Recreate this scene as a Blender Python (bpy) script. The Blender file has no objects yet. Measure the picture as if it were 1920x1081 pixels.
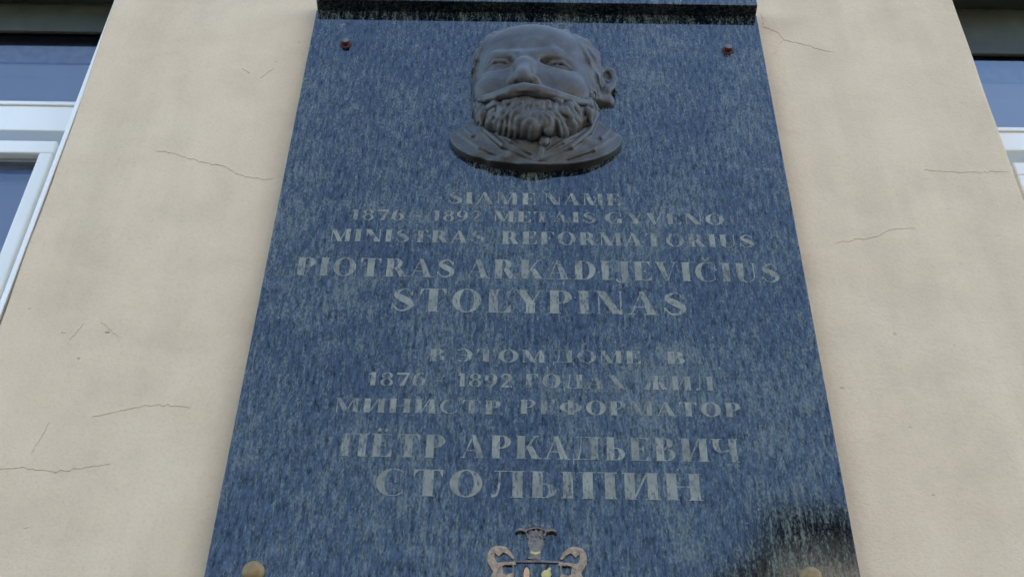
import bpy, math, random
import numpy as np

random.seed(7)
RNG = np.random.RandomState(11)
SC = bpy.context.scene
COL = SC.collection

# ------------------------------------------------------------------ camera
CP, CYAW, CR = 0.77433943, -0.01043985, 0.02243633
cam = bpy.data.cameras.new('camera')
cam_o = bpy.data.objects.new('camera', cam)
COL.objects.link(cam_o)
cam.sensor_width = 36.0
cam.lens = 2600.0 / 1920.0 * 36.0
cam.clip_start = 0.05
cam.clip_end = 600
from mathutils import Matrix, Vector
fwd = Vector((math.sin(CYAW) * math.cos(CP), math.cos(CYAW) * math.cos(CP), math.sin(CP)))
rgt = Vector((math.cos(CYAW), -math.sin(CYAW), 0))
upv = rgt.cross(fwd)
r2 = rgt * math.cos(CR) + upv * math.sin(CR)
u2 = -rgt * math.sin(CR) + upv * math.cos(CR)
m = Matrix((r2, u2, -fwd)).transposed().to_4x4()
m.translation = Vector((-0.02248534, -1.81480099, 1.6))
cam_o.matrix_world = m
SC.camera = cam_o

# ------------------------------------------------------------------ light
SUN_EL, SUN_AZ = 38.0, 62.0        # azimuth clockwise from +Y (behind the facade, to the right)
world = bpy.data.worlds.new('World')
SC.world = world
world.use_nodes = True
wn = world.node_tree
sky = wn.nodes.new('ShaderNodeTexSky')
sky.sky_type = 'NISHITA'
sky.sun_disc = False
sky.sun_elevation = math.radians(SUN_EL)
sky.sun_rotation = math.radians(SUN_AZ)
sky.air_density = 1.0
sky.dust_density = 0.7
sky.ozone_density = 2.2
wn.links.new(sky.outputs[0], wn.nodes['Background'].inputs[0])
wn.nodes['Background'].inputs[1].default_value = 0.15
sun = bpy.data.lights.new('sun', 'SUN')
sun.energy = 3.5
sun.angle = math.radians(0.5)
sun.color = (1.0, 0.95, 0.88)
sun_o = bpy.data.objects.new('sun', sun)
COL.objects.link(sun_o)
e_, a_ = math.radians(SUN_EL), math.radians(SUN_AZ)
sd = Vector((math.sin(a_) * math.cos(e_), math.cos(a_) * math.cos(e_), math.sin(e_)))
sun_o.rotation_euler = sd.to_track_quat('Z', 'Y').to_euler()
sun_o.location = (8, 12, 20)
SC.view_settings.view_transform = 'Standard'
SC.view_settings.look = 'None'
SC.view_settings.exposure = 2.32
SC.view_settings.gamma = 1.0
SC.render.engine = 'CYCLES'

# ------------------------------------------------------------------ helpers
def tag(o, label=None, cat=None, group=None, kind=None):
    if label: o['label'] = label
    if cat: o['category'] = cat
    if group: o['group'] = group
    if kind: o['kind'] = kind
    return o

def empty(name, loc, **k):
    o = bpy.data.objects.new(name, None)
    o.empty_display_size = 0.05
    COL.objects.link(o)
    o.location = loc
    return tag(o, **k)

def origin_of(o):
    p = Vector((0, 0, 0))
    while o is not None:
        p = p + o.location
        o = o.parent
    return p

def build(name, verts, faces, mat, parent=None, smooth=False, loc=None, bevel=0.0):
    """mesh given in world coordinates; its origin goes to loc"""
    base = origin_of(parent) if parent else Vector((0, 0, 0))
    v = np.asarray(verts, float)
    if loc is None:
        loc = v.mean(0)
    loc = np.asarray(loc, float)
    me = bpy.data.meshes.new(name)
    me.from_pydata((v - loc).tolist(), [], [tuple(f) for f in faces])
    me.update()
    if smooth:
        me.polygons.foreach_set('use_smooth', [True] * len(me.polygons))
    me.materials.append(mat)
    o = bpy.data.objects.new(name, me)
    COL.objects.link(o)
    o.location = Vector(loc) - base
    if parent: o.parent = parent
    if bevel:
        b = o.modifiers.new('bevel', 'BEVEL')
        b.width = bevel
        b.segments = 2
        b.limit_method = 'ANGLE'
    return o

class MB:
    def __init__(s): s.v, s.f = [], []
    def box(s, x0, x1, y0, y1, z0, z1):
        b = len(s.v)
        s.v += [(x0, y0, z0), (x1, y0, z0), (x1, y1, z0), (x0, y1, z0), (x0, y0, z1), (x1, y0, z1), (x1, y1, z1), (x0, y1, z1)]
        s.f += [(b, b + 3, b + 2, b + 1), (b + 4, b + 5, b + 6, b + 7), (b, b + 1, b + 5, b + 4), (b + 1, b + 2, b + 6, b + 5), (b + 2, b + 3, b + 7, b + 6), (b + 3, b, b + 4, b + 7)]
        return s
    def quad(s, *p):
        b = len(s.v); s.v += list(p); s.f.append(tuple(range(b, b + len(p)))); return s
    def make(s, name, mat, parent=None, **k):
        return build(name, s.v, s.f, mat, parent, **k)

def newmat(name, rough=0.6, metal=0.0, base=(0.5, 0.5, 0.5)):
    mt = bpy.data.materials.new(name)
    mt.use_nodes = True
    p = mt.node_tree.nodes['Principled BSDF']
    p.inputs['Roughness'].default_value = rough
    p.inputs['Metallic'].default_value = metal
    p.inputs['Base Color'].default_value = (*base, 1)
    return mt, mt.node_tree, p

def N(t, kind, **k):
    n = t.nodes.new('ShaderNode' + kind)
    for a, b in k.items():
        if a.startswith('i_'): n.inputs[a[2:].replace('_', ' ')].default_value = b
        else: setattr(n, a, b)
    return n

def pos(t, scale=(1, 1, 1)):
    g = N(t, 'NewGeometry')
    mp = N(t, 'Mapping')
    mp.inputs['Scale'].default_value = scale
    t.links.new(g.outputs['Position'], mp.inputs['Vector'])
    return mp.outputs[0]

def noise(t, vec, scale, detail=4, rough=0.55, dist=0.0):
    n = N(t, 'TexNoise')
    n.inputs['Scale'].default_value = scale
    n.inputs['Detail'].default_value = detail
    n.inputs['Roughness'].default_value = rough
    n.inputs['Distortion'].default_value = dist
    t.links.new(vec, n.inputs['Vector'])
    return n.outputs['Fac']

def ramp(t, fac, stops):
    r = N(t, 'ValToRGB')
    while len(r.color_ramp.elements) < len(stops): r.color_ramp.elements.new(0.5)
    for e, (p, c) in zip(r.color_ramp.elements, stops):
        e.position = p
        e.color = (*c, 1) if len(c) == 3 else c
    t.links.new(fac, r.inputs[0])
    return r.outputs[0]

def g3(v): return (v, v, v)

def mix(t, fac, a, b, mode='MIX'):
    n = N(t, 'MixRGB', blend_type=mode)
    for i, x in enumerate((fac, a, b)):
        if hasattr(x, 'links'): t.links.new(x, n.inputs[i])
        elif isinstance(x, (tuple, list)): n.inputs[i].default_value = (*x, 1)
        else: n.inputs[i].default_value = x
    return n.outputs[0]

def bump(t, p, h, dist, strength=1.0, normal=None):
    b = N(t, 'Bump')
    b.inputs['Distance'].default_value = dist
    b.inputs['Strength'].default_value = strength
    t.links.new(h, b.inputs['Height'])
    if normal: t.links.new(normal, b.inputs['Normal'])
    if p is not None: t.links.new(b.outputs[0], p.inputs['Normal'])
    return b.outputs[0]

# ------------------------------------------------------------------ materials
def mat_plaster():
    mt, t, p = newmat('plaster', 0.85)
    v = pos(t)
    big = noise(t, v, 1.7, 4, 0.6, 0.4)
    mid = noise(t, v, 9, 5, 0.6, 0.3)
    fine = noise(t, v, 160, 4, 0.7)
    grit = noise(t, v, 420, 2, 0.6)
    c = ramp(t, big, [(0.3, (0.65, 0.470, 0.288)), (0.5, (0.68, 0.502, 0.312)), (0.7, (0.69, 0.525, 0.338))])
    c = mix(t, 0.5, c, ramp(t, mid, [(0.3, (0.55, 0.412, 0.272)), (0.5, (0.66, 0.492, 0.315)), (0.72, (0.715, 0.55, 0.368))]))
    c = mix(t, 0.5, c, ramp(t, fine, [(0.25, g3(0.78)), (0.5, g3(1.0)), (0.8, g3(1.06))]), 'MULTIPLY')
    st = noise(t, pos(t, (9, 9, 0.7)), 1.0, 3, 0.55)
    c = mix(t, 0.5, c, ramp(t, st, [(0.3, (0.78, 0.78, 0.77)), (0.6, g3(1.0))]), 'MULTIPLY')
    t.links.new(c, p.inputs['Base Color'])
    n1 = bump(t, None, mid, 0.006, 0.55)
    n2 = bump(t, None, fine, 0.0016, 0.6, n1)
    bump(t, p, grit, 0.0006, 0.5, n2)
    return mt

def granite_nodes(t):
    """streaked, weathered polished granite: returns colour, streak factor, speck factor"""
    v = pos(t, (120, 120, 24))
    s1 = noise(t, v, 1.0, 5, 0.68, 0.25)
    v2 = pos(t, (330, 330, 130))
    s2 = noise(t, v2, 1.0, 3, 0.6)
    big = noise(t, pos(t, (7, 7, 4)), 1.0, 4, 0.6, 0.5)
    a = N(t, 'Math', operation='MULTIPLY_ADD')
    t.links.new(s1, a.inputs[0]); a.inputs[1].default_value = 0.54
    b = N(t, 'Math', operation='MULTIPLY'); t.links.new(s2, b.inputs[0]); b.inputs[1].default_value = 0.46
    t.links.new(b.outputs[0], a.inputs[2])
    c_ = N(t, 'Math', operation='MULTIPLY_ADD'); t.links.new(big, c_.inputs[0]); c_.inputs[1].default_value = 0.30
    sub = N(t, 'Math', operation='SUBTRACT'); t.links.new(a.outputs[0], sub.inputs[0]); sub.inputs[1].default_value = 0.15
    t.links.new(sub.outputs[0], c_.inputs[2])
    return c_.outputs[0]

def mat_granite():
    mt, t, p = newmat('polished_granite', 0.2)
    s = granite_nodes(t)
    c = ramp(t, s, [(0.42, (0.001, 0.002, 0.005)), (0.475, (0.006, 0.010, 0.015)), (0.525, (0.038, 0.047, 0.042)), (0.60, (0.115, 0.122, 0.100))])
    vo = N(t, 'TexVoronoi'); vo.inputs['Scale'].default_value = 1.0
    t.links.new(pos(t, (95, 95, 60)), vo.inputs['Vector'])
    sp = ramp(t, vo.outputs['Distance'], [(0.0, g3(1)), (0.075, g3(0.8)), (0.13, g3(0))])
    sel = ramp(t, noise(t, pos(t), 55, 1), [(0.60, g3(0)), (0.68, g3(1))])
    spk = mix(t, 1.0, sp, sel, 'MULTIPLY')
    c = mix(t, spk, c, (0.34, 0.38, 0.42))
    t.links.new(c, p.inputs['Base Color'])
    r = ramp(t, s, [(0.42, g3(0.025)), (0.62, g3(0.10))])
    t.links.new(r, p.inputs['Roughness'])
    p.inputs['IOR'].default_value = 1.65
    sn = noise(t, pos(t, (150, 150, 38)), 1.0, 5, 0.75)
    t.links.new(mix(t, 1.0, ramp(t, sn, [(0.34, g3(0.12)), (0.48, g3(0.42)), (0.60, g3(0.68))]), ramp(t, s, [(0.46, g3(1.0)), (0.60, g3(0.62))]), 'MULTIPLY'), p.inputs['Specular IOR Level'])
    bump(t, p, s, 0.0002, 0.4)
    return mt

def mat_letter():
    mt, t, p = newmat('faded_paint', 0.7)
    s = granite_nodes(t)
    wf = noise(t, pos(t, (230, 230, 80)), 1.0, 4, 0.65)
    wb = noise(t, pos(t, (15, 15, 12)), 1.0, 2, 0.5)
    wa = N(t, 'Math', operation='MULTIPLY_ADD'); t.links.new(wb, wa.inputs[0]); wa.inputs[1].default_value = 0.40; t.links.new(wf, wa.inputs[2])
    w = ramp(t, wa.outputs[0], [(0.56, g3(0.0)), (0.71, g3(1.0))])
    gr = ramp(t, s, [(0.36, (0.03, 0.04, 0.06)), (0.7, (0.13, 0.145, 0.15))])
    pa = ramp(t, noise(t, pos(t, (26, 26, 20)), 1.0, 3), [(0.35, (0.18, 0.18, 0.145)), (0.65, (0.27, 0.265, 0.215))])
    c = mix(t, w, gr, pa)
    t.links.new(c, p.inputs['Base Color'])
    p.inputs['IOR'].default_value = 1.25
    return mt

def mat_bronze():
    mt, t, p = newmat('patinated_bronze', 0.42, 0.55)
    v = pos(t)
    a = noise(t, v, 22, 5, 0.65, 0.3)
    f = noise(t, v, 260, 4, 0.65)
    c = ramp(t, a, [(0.3, (0.052, 0.042, 0.031)), (0.5, (0.078, 0.074, 0.067)), (0.72, (0.118, 0.124, 0.124))])
    # faces looking up tinted paler: light from above painted into the colour
    g = N(t, 'NewGeometry'); sx = N(t, 'SeparateXYZ'); t.links.new(g.outputs['Normal'], sx.inputs[0])
    up = ramp(t, sx.outputs[2], [(0.0, g3(0)), (0.8, g3(0.6))])
    c = mix(t, up, c, (0.30, 0.295, 0.27))
    c = mix(t, 0.6, c, ramp(t, f, [(0.3, g3(0.7)), (0.6, g3(1.1))]), 'MULTIPLY')
    t.links.new(c, p.inputs['Base Color'])
    t.links.new(ramp(t, a, [(0.3, g3(0.42)), (0.7, g3(0.60))]), p.inputs['Roughness'])
    n1 = bump(t, None, a, 0.003, 0.5)
    bump(t, p, f, 0.0008, 0.6, n1)
    return mt

def mat_simple(name, base, rough=0.6, metal=0.0, var=0.15, scale=40, bumpd=0.0):
    mt, t, p = newmat(name, rough, metal)
    f = noise(t, pos(t), scale, 4, 0.6)
    lo = tuple(b * (1 - var) for b in base); hi = tuple(min(1, b * (1 + var)) for b in base)
    t.links.new(ramp(t, f, [(0.3, lo), (0.7, hi)]), p.inputs['Base Color'])
    if bumpd: bump(t, p, f, bumpd, 0.5)
    return mt

def mat_glass(name='window_glass', ior=1.95):
    mt = bpy.data.materials.new(name); mt.use_nodes = True
    t = mt.node_tree; t.nodes.clear()
    out = N(t, 'OutputMaterial')
    tr = N(t, 'BsdfTransparent'); tr.inputs[0].default_value = (0.95, 0.96, 0.97, 1)
    gl = N(t, 'BsdfGlossy'); gl.inputs['Roughness'].default_value = 0.0
    fr = N(t, 'Fresnel'); fr.inputs['IOR'].default_value = ior
    mx = N(t, 'MixShader')
    t.links.new(fr.outputs[0], mx.inputs[0]); t.links.new(tr.outputs[0], mx.inputs[1]); t.links.new(gl.outputs[0], mx.inputs[2])
    t.links.new(mx.outputs[0], out.inputs['Surface'])
    w = noise(t, pos(t), 2.2, 1)
    b = N(t, 'Bump'); b.inputs['Distance'].default_value = 0.004; b.inputs['Strength'].default_value = 0.25
    t.links.new(w, b.inputs['Height']); t.links.new(b.outputs[0], gl.inputs['Normal'])
    return mt

M = dict(
    plaster=mat_plaster(), granite=mat_granite(), letter=mat_letter(), bronze=mat_bronze(), glass=mat_glass(), glass2=mat_glass('brightened_window_glass', 2.6),  # right panes get a stronger mirror, added to brighten their sky reflection
    crack=mat_simple('crack_dirt', (0.50, 0.385, 0.26), 0.95, 0, 0.4, 90),
    pvc=mat_simple('white_frame_plastic', (0.84, 0.80, 0.71), 0.35, 0, 0.03, 6),
    bead=mat_simple('grey_rubber_gasket', (0.16, 0.16, 0.17), 0.5),
    olive=mat_simple('dark_olive_metal', (0.034, 0.038, 0.022), 0.6, 0, 0.3, 14),
    blind=mat_simple('blue_grey_blind', (0.50, 0.66, 0.98), 0.8, 0, 0.08, 4), blind2=mat_simple('brightened_blind', (0.70, 0.82, 0.98), 0.8, 0, 0.05, 4),  # right blind lightened to stand in for a brighter sky reflection
    reflection_band_dark=mat_simple('navy_reflection_band', (0.16, 0.20, 0.34), 0.7), reflection_band_mid=mat_simple('blue_reflection_band', (0.34, 0.44, 0.66), 0.8),  # colours of the strips that imitate stepped reflections in the glazing
    room=mat_simple('room_wall', (0.10, 0.10, 0.11), 0.9),
    rust=mat_simple('rusty_iron', (0.085, 0.022, 0.014), 0.8, 0.2, 0.5, 120, 0.001),
    cap=mat_simple('dull_zinc', (0.14, 0.12, 0.095), 0.6, 0.3, 0.3, 120),
    brass=mat_simple('tarnished_brass', (0.25, 0.16, 0.06), 0.6, 0.2, 0.25, 90, 0.0005),
    gold=mat_simple('worn_gilding', (0.29, 0.20, 0.125), 0.6, 0.1, 0.5, 160, 0.0006),
    gildgrey=mat_simple('grey_worn_gilding', (0.15, 0.125, 0.105), 0.65, 0.1, 0.5, 180, 0.0006),
    enamel=mat_simple('yellow_enamel', (0.50, 0.40, 0.13), 0.5, 0, 0.3, 120),
    orange=mat_simple('orange_enamel', (0.55, 0.30, 0.14), 0.5, 0, 0.3, 120),
    field=mat_simple('dark_blue_enamel', (0.035, 0.035, 0.07), 0.4, 0, 0.4, 120),
    stone=mat_simple('pavement_stone', (0.055, 0.052, 0.047), 0.9, 0, 0.2, 3, 0.004),
    asphalt=mat_simple('asphalt', (0.05, 0.05, 0.052), 0.9, 0, 0.3, 60, 0.002),
    house=mat_simple('ochre_render', (0.62, 0.53, 0.38), 0.9, 0, 0.25, 2.0),
    house2=mat_simple('pale_render', (0.16, 0.14, 0.11), 0.9, 0, 0.15, 2.0),
    roof=mat_simple('dark_green_roof_metal', (0.022, 0.030, 0.024), 0.7, 0, 0.5, 3.0),
    kerb=mat_simple('kerb_stone', (0.28, 0.27, 0.25), 0.85, 0, 0.2, 12),
)

# ------------------------------------------------------------------ street
WF = 0.03      # y of the plastered wall face; the plaque front is y = 0
MB().box(-60, 60, -2.6, 30, -0.3, 0.0).make('pavement', M['stone']); tag(bpy.data.objects['pavement'], kind='structure')
MB().box(-60, 60, -11.6, -2.75, -0.4, -0.12).make('road', M['asphalt']); tag(bpy.data.objects['road'], kind='structure')
MB().box(-60, 60, -60, -11.75, -0.3, 0.0).make('far_pavement', M['stone']); tag(bpy.data.objects['far_pavement'], kind='structure')
MB().box(-60, 60, -2.75, -2.6, -0.3, 0.003).make('kerb', M['kerb'], bevel=0.02); tag(bpy.data.objects['kerb'], kind='structure')
MB().box(-60, 60, -11.75, -11.6, -0.3, 0.003).make('far_kerb', M['kerb'], bevel=0.02); tag(bpy.data.objects['far_kerb'], kind='structure')
MB().box(-400, 400, -400, 400, -0.9, -0.45).make('ground', M['asphalt']); tag(bpy.data.objects['ground'], kind='structure')

# ------------------------------------------------------------------ facade with two windows
bld = empty('town_building', (0, 0.3, 0), label='cream plastered building front that carries the dark memorial plaque between two white windows', cat='building')
OPEN = [(-2.30, -0.970, 2.2, 4.47), (0.974, 2.30, 2.2, 4.50)]
BW, BH = 9.0, 15.0

def lin(a, b, n): return list(np.linspace(a, b, n + 1))
xs = [-BW, -4.5, -3.2] + lin(-2.30, -0.97, 12) + lin(-0.97, 0.974, 60)[1:] + lin(0.974, 2.30, 12)[1:] + [3.2, 4.5, BW]
zs = [0.0, 0.8, 1.6] + lin(2.2, 4.47, 68) + [4.50] + lin(4.56, 5.2, 8) + [6.5, 8.5, 10.5, BH]
def wob(x, z, s):
    return (math.sin(x * 5.1 + s) * math.sin(z * 3.7 + 2 * s) + 0.6 * math.sin(x * 11 + z * 9 + s) + 0.35 * math.sin(z * 23 + s * 3 + x * 4)) / 1.9
def inside(x, z): return any(a < x < b and c < z < d for a, b, c, d in OPEN)
V, idx = [], {}
for i, x in enumerate(xs):
    for j, z in enumerate(zs):
        idx[i, j] = len(V)
        X, Z, Y = x, z, WF
        if 2.2 < z < 5.3 and abs(x) < 2.4:
            near = any(abs(x - a) < 1e-6 for a in (-0.97, 0.974))
            Y += 0.0022 * wob(x, z, 1.0) * min(1, (abs(x) - 0.5) * 6 if abs(x) > 0.5 else 0)
            if near: X += 0.0035 * wob(0.2, z, 2.0 if x < 0 else 4.0)
            if x < 0 and near: X -= 0.012 * max(0, min(1, (z - 3.7) / 0.5))
        V.append((X, Y, Z))
F = []
for i in range(len(xs) - 1):
    for j in range(len(zs) - 1):
        if not inside((xs[i] + xs[i + 1]) / 2, (zs[j] + zs[j + 1]) / 2):
            F.append((idx[i, j], idx[i + 1, j], idx[i + 1, j + 1], idx[i, j + 1]))
cnt = {}
for f in F:
    for k in range(4):
        a, b = f[k], f[(k + 1) % 4]
        cnt[(a, b)] = 1
back = {}
def bk(a):
    if a not in back:
        back[a] = len(V); V.append((V[a][0], 0.40, V[a][2]))
    return back[a]
for (a, b) in list(cnt):
    if (b, a) not in cnt:
        F.append((b, a, bk(a), bk(b)))
wall = build('wall', V, F, M['plaster'], bld, loc=(0, 0.03, 0))
bv = wall.modifiers.new('bevel', 'BEVEL'); bv.width = 0.006; bv.segments = 3; bv.limit_method = 'ANGLE'; bv.angle_limit = math.radians(50)
MB().box(-BW - 0.02, BW + 0.02, 0.45, 9, 0, BH - 0.01).make('inner_wall', M['room'], bld)
MB().box(-BW - 0.25, BW + 0.25, -0.25, 9.4, BH + 0.002, BH + 0.35).make('roof', M['roof'], bld)

# hairline cracks and pits in the plaster
def ribbon(name, pts, w):
    pp = []
    for (a, b) in zip(pts[:-1], pts[1:]):
        n = max(2, int(math.hypot(b[0] - a[0], b[1] - a[1]) / 0.006))
        for k in range(n):
            t = k / n
            pp.append((a[0] + (b[0] - a[0]) * t + random.gauss(0, 0.0011), a[1] + (b[1] - a[1]) * t + random.gauss(0, 0.0016)))
    pp.append(pts[-1])
    v, f = [], []
    for k, (x, z) in enumerate(pp):
        q = k / (len(pp) - 1)
        ww = 0.48 * w * (0.25 + 0.75 * math.sin(math.pi * min(1, q * 0.9 + 0.08))) * random.uniform(0.35, 1.35) / 2
        y = WF + 0.0022 * wob(x, z, 1.0) * min(1, max(0, (abs(x) - 0.5) * 6)) - 0.0007
        v += [(x, y, z - ww), (x, y, z + ww), (x, y + 0.004, z + ww), (x, y + 0.004, z - ww)]
        if k:
            b = 4 * k
            f += [(b - 4, b, b + 1, b - 3), (b - 3, b + 1, b + 2, b - 2), (b - 1, b + 3, b, b - 4)]
    return build(name, v, f, M['crack'], bld)
CR = [
 ([(0.5205, 4.3061), (0.5208, 4.2532), (0.5513, 4.2279), (0.5603, 4.2024), (0.5979, 4.1905), (0.6244, 4.176), (0.6683, 4.1594)], .0040),
 ([(0.5603, 4.2024), (0.545, 4.185), (0.540, 4.16), (0.525, 4.14)], .0015),
 ([(-0.7817, 3.7839), (-0.7481, 3.7784), (-0.7043, 3.7607), (-0.67, 3.749), (-0.6364, 3.7405), (-0.6006, 3.7169), (-0.5665, 3.7025), (-0.5266, 3.7016)], .0026),
 ([(-0.8784, 2.9718), (-0.8368, 2.9752), (-0.7923, 2.9672), (-0.7514, 2.9733), (-0.7192, 2.9813), (-0.699, 2.9859)], .0026),
 ([(-0.7553, 3.0829), (-0.7059, 3.098), (-0.6687, 3.1101), (-0.6338, 3.1126), (-0.5884, 3.1061)], .0022),
 ([(0.5814, 3.54), (0.6548, 3.5577), (0.6964, 3.5826), (0.7415, 3.5836)], .0013),
 ([(0.7895, 3.7565), (0.8671, 3.7534), (0.962, 3.7579)], .0007),
 ([(-0.6458, 4.0658), (-0.6263, 4.052)], .0010), ([(-0.6017, 4.0312), (-0.577, 4.071)], .0010),
 ([(-0.7879, 3.3068), (-0.7472, 3.2697)], .0010), ([(-0.8151, 3.303), (-0.8325, 3.2586)], .0008),
 ([(-0.8359, 3.0045), (-0.8286, 3.0262), (-0.8224, 3.0704)], .0007),
]
for pts, w in CR: ribbon('crack', pts, w)
PITS = [(-0.5761, 4.0963), (-0.6307, 4.0519), (-0.5203, 4.1232), (-0.5324, 4.1676), (-0.9243, 3.3361), (-0.8486, 3.277), (-0.7677, 3.2787), (-0.8064, 3.2161), (-0.806, 2.8576),
        (0.6511, 3.3048), (0.7535, 3.2788), (0.6393, 3.0896), (0.6511, 2.9498), (0.5377, 3.1749), (0.915, 3.9813)]
for (x, z) in PITS:
    n = 8; r = random.uniform(0.0012, 0.0026); e = random.uniform(1.2, 2.4)
    y = WF + 0.0022 * wob(x, z, 1.0) * min(1, max(0, (abs(x) - 0.5) * 6)) - 0.0006
    v = [(x + r * e * math.cos(2 * math.pi * k / n) * random.uniform(.7, 1.2), y, z + r * math.sin(2 * math.pi * k / n) * random.uniform(.7, 1.2)) for k in range(n)]
    v += [(a, b + 0.003, c) for a, b, c in v]
    build('pit', v, [tuple(range(n))] + [(k, k + n, (k + 1) % n + n, (k + 1) % n) for k in range(n)], M['crack'], bld)

# windows: frame at y 0.12, glazing at 0.15 / 0.17
def window(side, fw, blind, x_in, zs_box, z_tr_top, z_tr_bot, z_sash_top, z_gl_top, stile):
    s = side
    xo = 2.30 * s
    def bx(mb, xa, xb, *r):
        a, b = sorted((xa, xb)); return mb.box(a, b, *r)
    w = empty('window', (x_in, 0.16, 2.22)); w.parent = bld; w.location = w.location - bld.location
    bx(MB(), x_in, x_in + s * fw, 0.135, 0.20, 2.22, zs_box + 0.06).make('jamb', M['pvc'], w, bevel=0.002)
    bx(MB(), xo, xo - s * 0.05, 0.135, 0.20, 2.22, zs_box + 0.06).make('jamb', M['pvc'], w, bevel=0.002)
    a, b = x_in + s * fw, xo - s * 0.05
    bx(MB(), a, b, 0.135, 0.20, z_tr_bot, z_tr_top - .013).make('transom', M['pvc'], w, bevel=0.003)
    bx(MB(), a, b, 0.131, 0.146, z_tr_top - .0125, z_tr_top).make('glazing_bead', M['pvc'], w, bevel=0.002)
    bx(MB(), a, b, 0.147, 0.1495, z_tr_top - .01, z_tr_top + 0.004).make('gasket', M['bead'], w)
    bx(MB(), a, b, 0.135, 0.20, 2.22, 2.29).make('frame', M['pvc'], w, bevel=0.004)
    if s < 0: bx(MB(), -0.976, -0.9865, 0.036, 0.134, 2.22, zs_box + 0.11).make('jamb_bead', M['pvc'], w, bevel=0.002)
    zb = 2.30
    m_ = MB()
    bx(m_, a + s * .002, b - s * .002, 0.118, 0.172, z_gl_top, z_sash_top)
    bx(m_, a + s * .002, b - s * .002, 0.118, 0.172, zb, zb + 0.07)
    bx(m_, a + s * .002, a + s * stile, 0.118, 0.172, zb + 0.07, z_gl_top)
    bx(m_, b - s * .002, b - s * stile, 0.118, 0.172, zb + 0.07, z_gl_top)
    m_.make('sash', M['pvc'], w, bevel=0.004)
    bx(MB(), a + s * (stile + .0005), b - s * (stile + .0005), 0.136, 0.150, z_gl_top - 0.010, z_gl_top - 0.0005).make('gasket', M['bead'], w)
    for y in (0.150, 0.172):
        MB().quad((min(a, b), y, z_tr_top), (max(a, b), y, z_tr_top), (max(a, b), y, zs_box + .05), (min(a, b), y, zs_box + .05)).make('pane', M['glass'] if s < 0 else M['glass2'], w)
        MB().quad((min(a, b), y, zb + .05), (max(a, b), y, zb + .05), (max(a, b), y, z_gl_top + .01), (min(a, b), y, z_gl_top + .01)).make('pane', M['glass'] if s < 0 else M['glass2'], w)
    # shutter box of dark metal under the lintel
    h = MB()
    bx(h, x_in + s * .002, xo - s * .002, 0.138, 0.1485, zs_box, (4.4615 if s < 0 else 4.4915))
    h.make('shutter_box', M['olive'], w, bevel=0.004)
    bx(MB(), x_in - s * .014, xo, 0.036, 0.1375, (4.462 if s < 0 else 4.492), (4.4685 if s < 0 else 4.4985)).make('soffit_board', M['olive'], w, bevel=0.001)
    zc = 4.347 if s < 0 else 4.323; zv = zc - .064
    bx(MB(), a, b, 0.180, 0.1865, zc, 4.47).make('dark_reflection_strip', M['reflection_band_dark'], w)  # strip added behind the panes to paint the darkest reflection band
    bx(MB(), a, b, 0.181, 0.1865, zv, zc - .0005).make('reflection_band_mid', M['reflection_band_mid'], w)  # strip added below it as the middle reflection band
    MB().quad((min(a, b), 0.188, 2.3), (max(a, b), 0.188, 2.3), (max(a, b), 0.188, 4.46), (min(a, b), 0.188, 4.46)).make('blind', blind, w)
    return w
window(-1, 0.046, M['blind'], -0.988, 4.350, 4.0715, 3.973, 3.918, 3.877, 0.032)
window(1, 0.033, M['blind2'], 0.990, 4.312, 4.028, 3.953, 3.893, 3.852, 0.05)

# ------------------------------------------------------------------ memorial plaque
plq = empty('memorial_plaque', (0, 0.015, 2.62), label='tall polished dark granite memorial plaque with faded serif lettering on the plaster pier', cat='plaque')
MB().box(-0.5, 0.5, 0.0, 0.0295, 2.62, 4.2515).make('slab', M['granite'], plq, bevel=0.0015)
MB().box(-0.4985, 0.4985, -0.0275, 0.0295, 4.2525, 4.30).make('ledge', M['granite'], plq, bevel=0.0015)

# letters, a wide high-contrast serif drawn stroke by stroke (unit cap height)
S, Hh, SE = 0.32, 0.038, 0.06
def R_(x0, y0, x1, y1): return [[(x0, y0), (x1, y0), (x1, y1), (x0, y1)]]
def para(xb, xt, w, y0=0., y1=1., wt=None):
    wt = w if wt is None else wt
    return [[(xb, y0), (xb + w, y0), (xt + wt, y1), (xt, y1)]]
def stem(x, w=None, y0=0., y1=1., b=1, t=1):
    w = S if w is None else w
    r = R_(x, y0, x + w, y1)
    if b: r += R_(x - SE, y0, x + w + SE, y0 + Hh * .8)
    if t: r += R_(x - SE, y1 - Hh * .8, x + w + SE, y1)
    return r
def ring(cx, cy, rx, ry, tx, ty, a0=0, a1=360, n=28, txr=None):
    o = []
    for k in range(n):
        q = []
        for a in (a0 + (a1 - a0) * k / n, a0 + (a1 - a0) * (k + 1) / n):
            c, s = math.cos(math.radians(a)), math.sin(math.radians(a))
            t_ = txr if (txr is not None and c > 0) else tx
            q.append(((cx + rx * c, cy + ry * s), (cx + (rx - t_) * c, cy + (ry - ty) * s)))
        o.append([q[0][0], q[1][0], q[1][1], q[0][1]])
    return o
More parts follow.
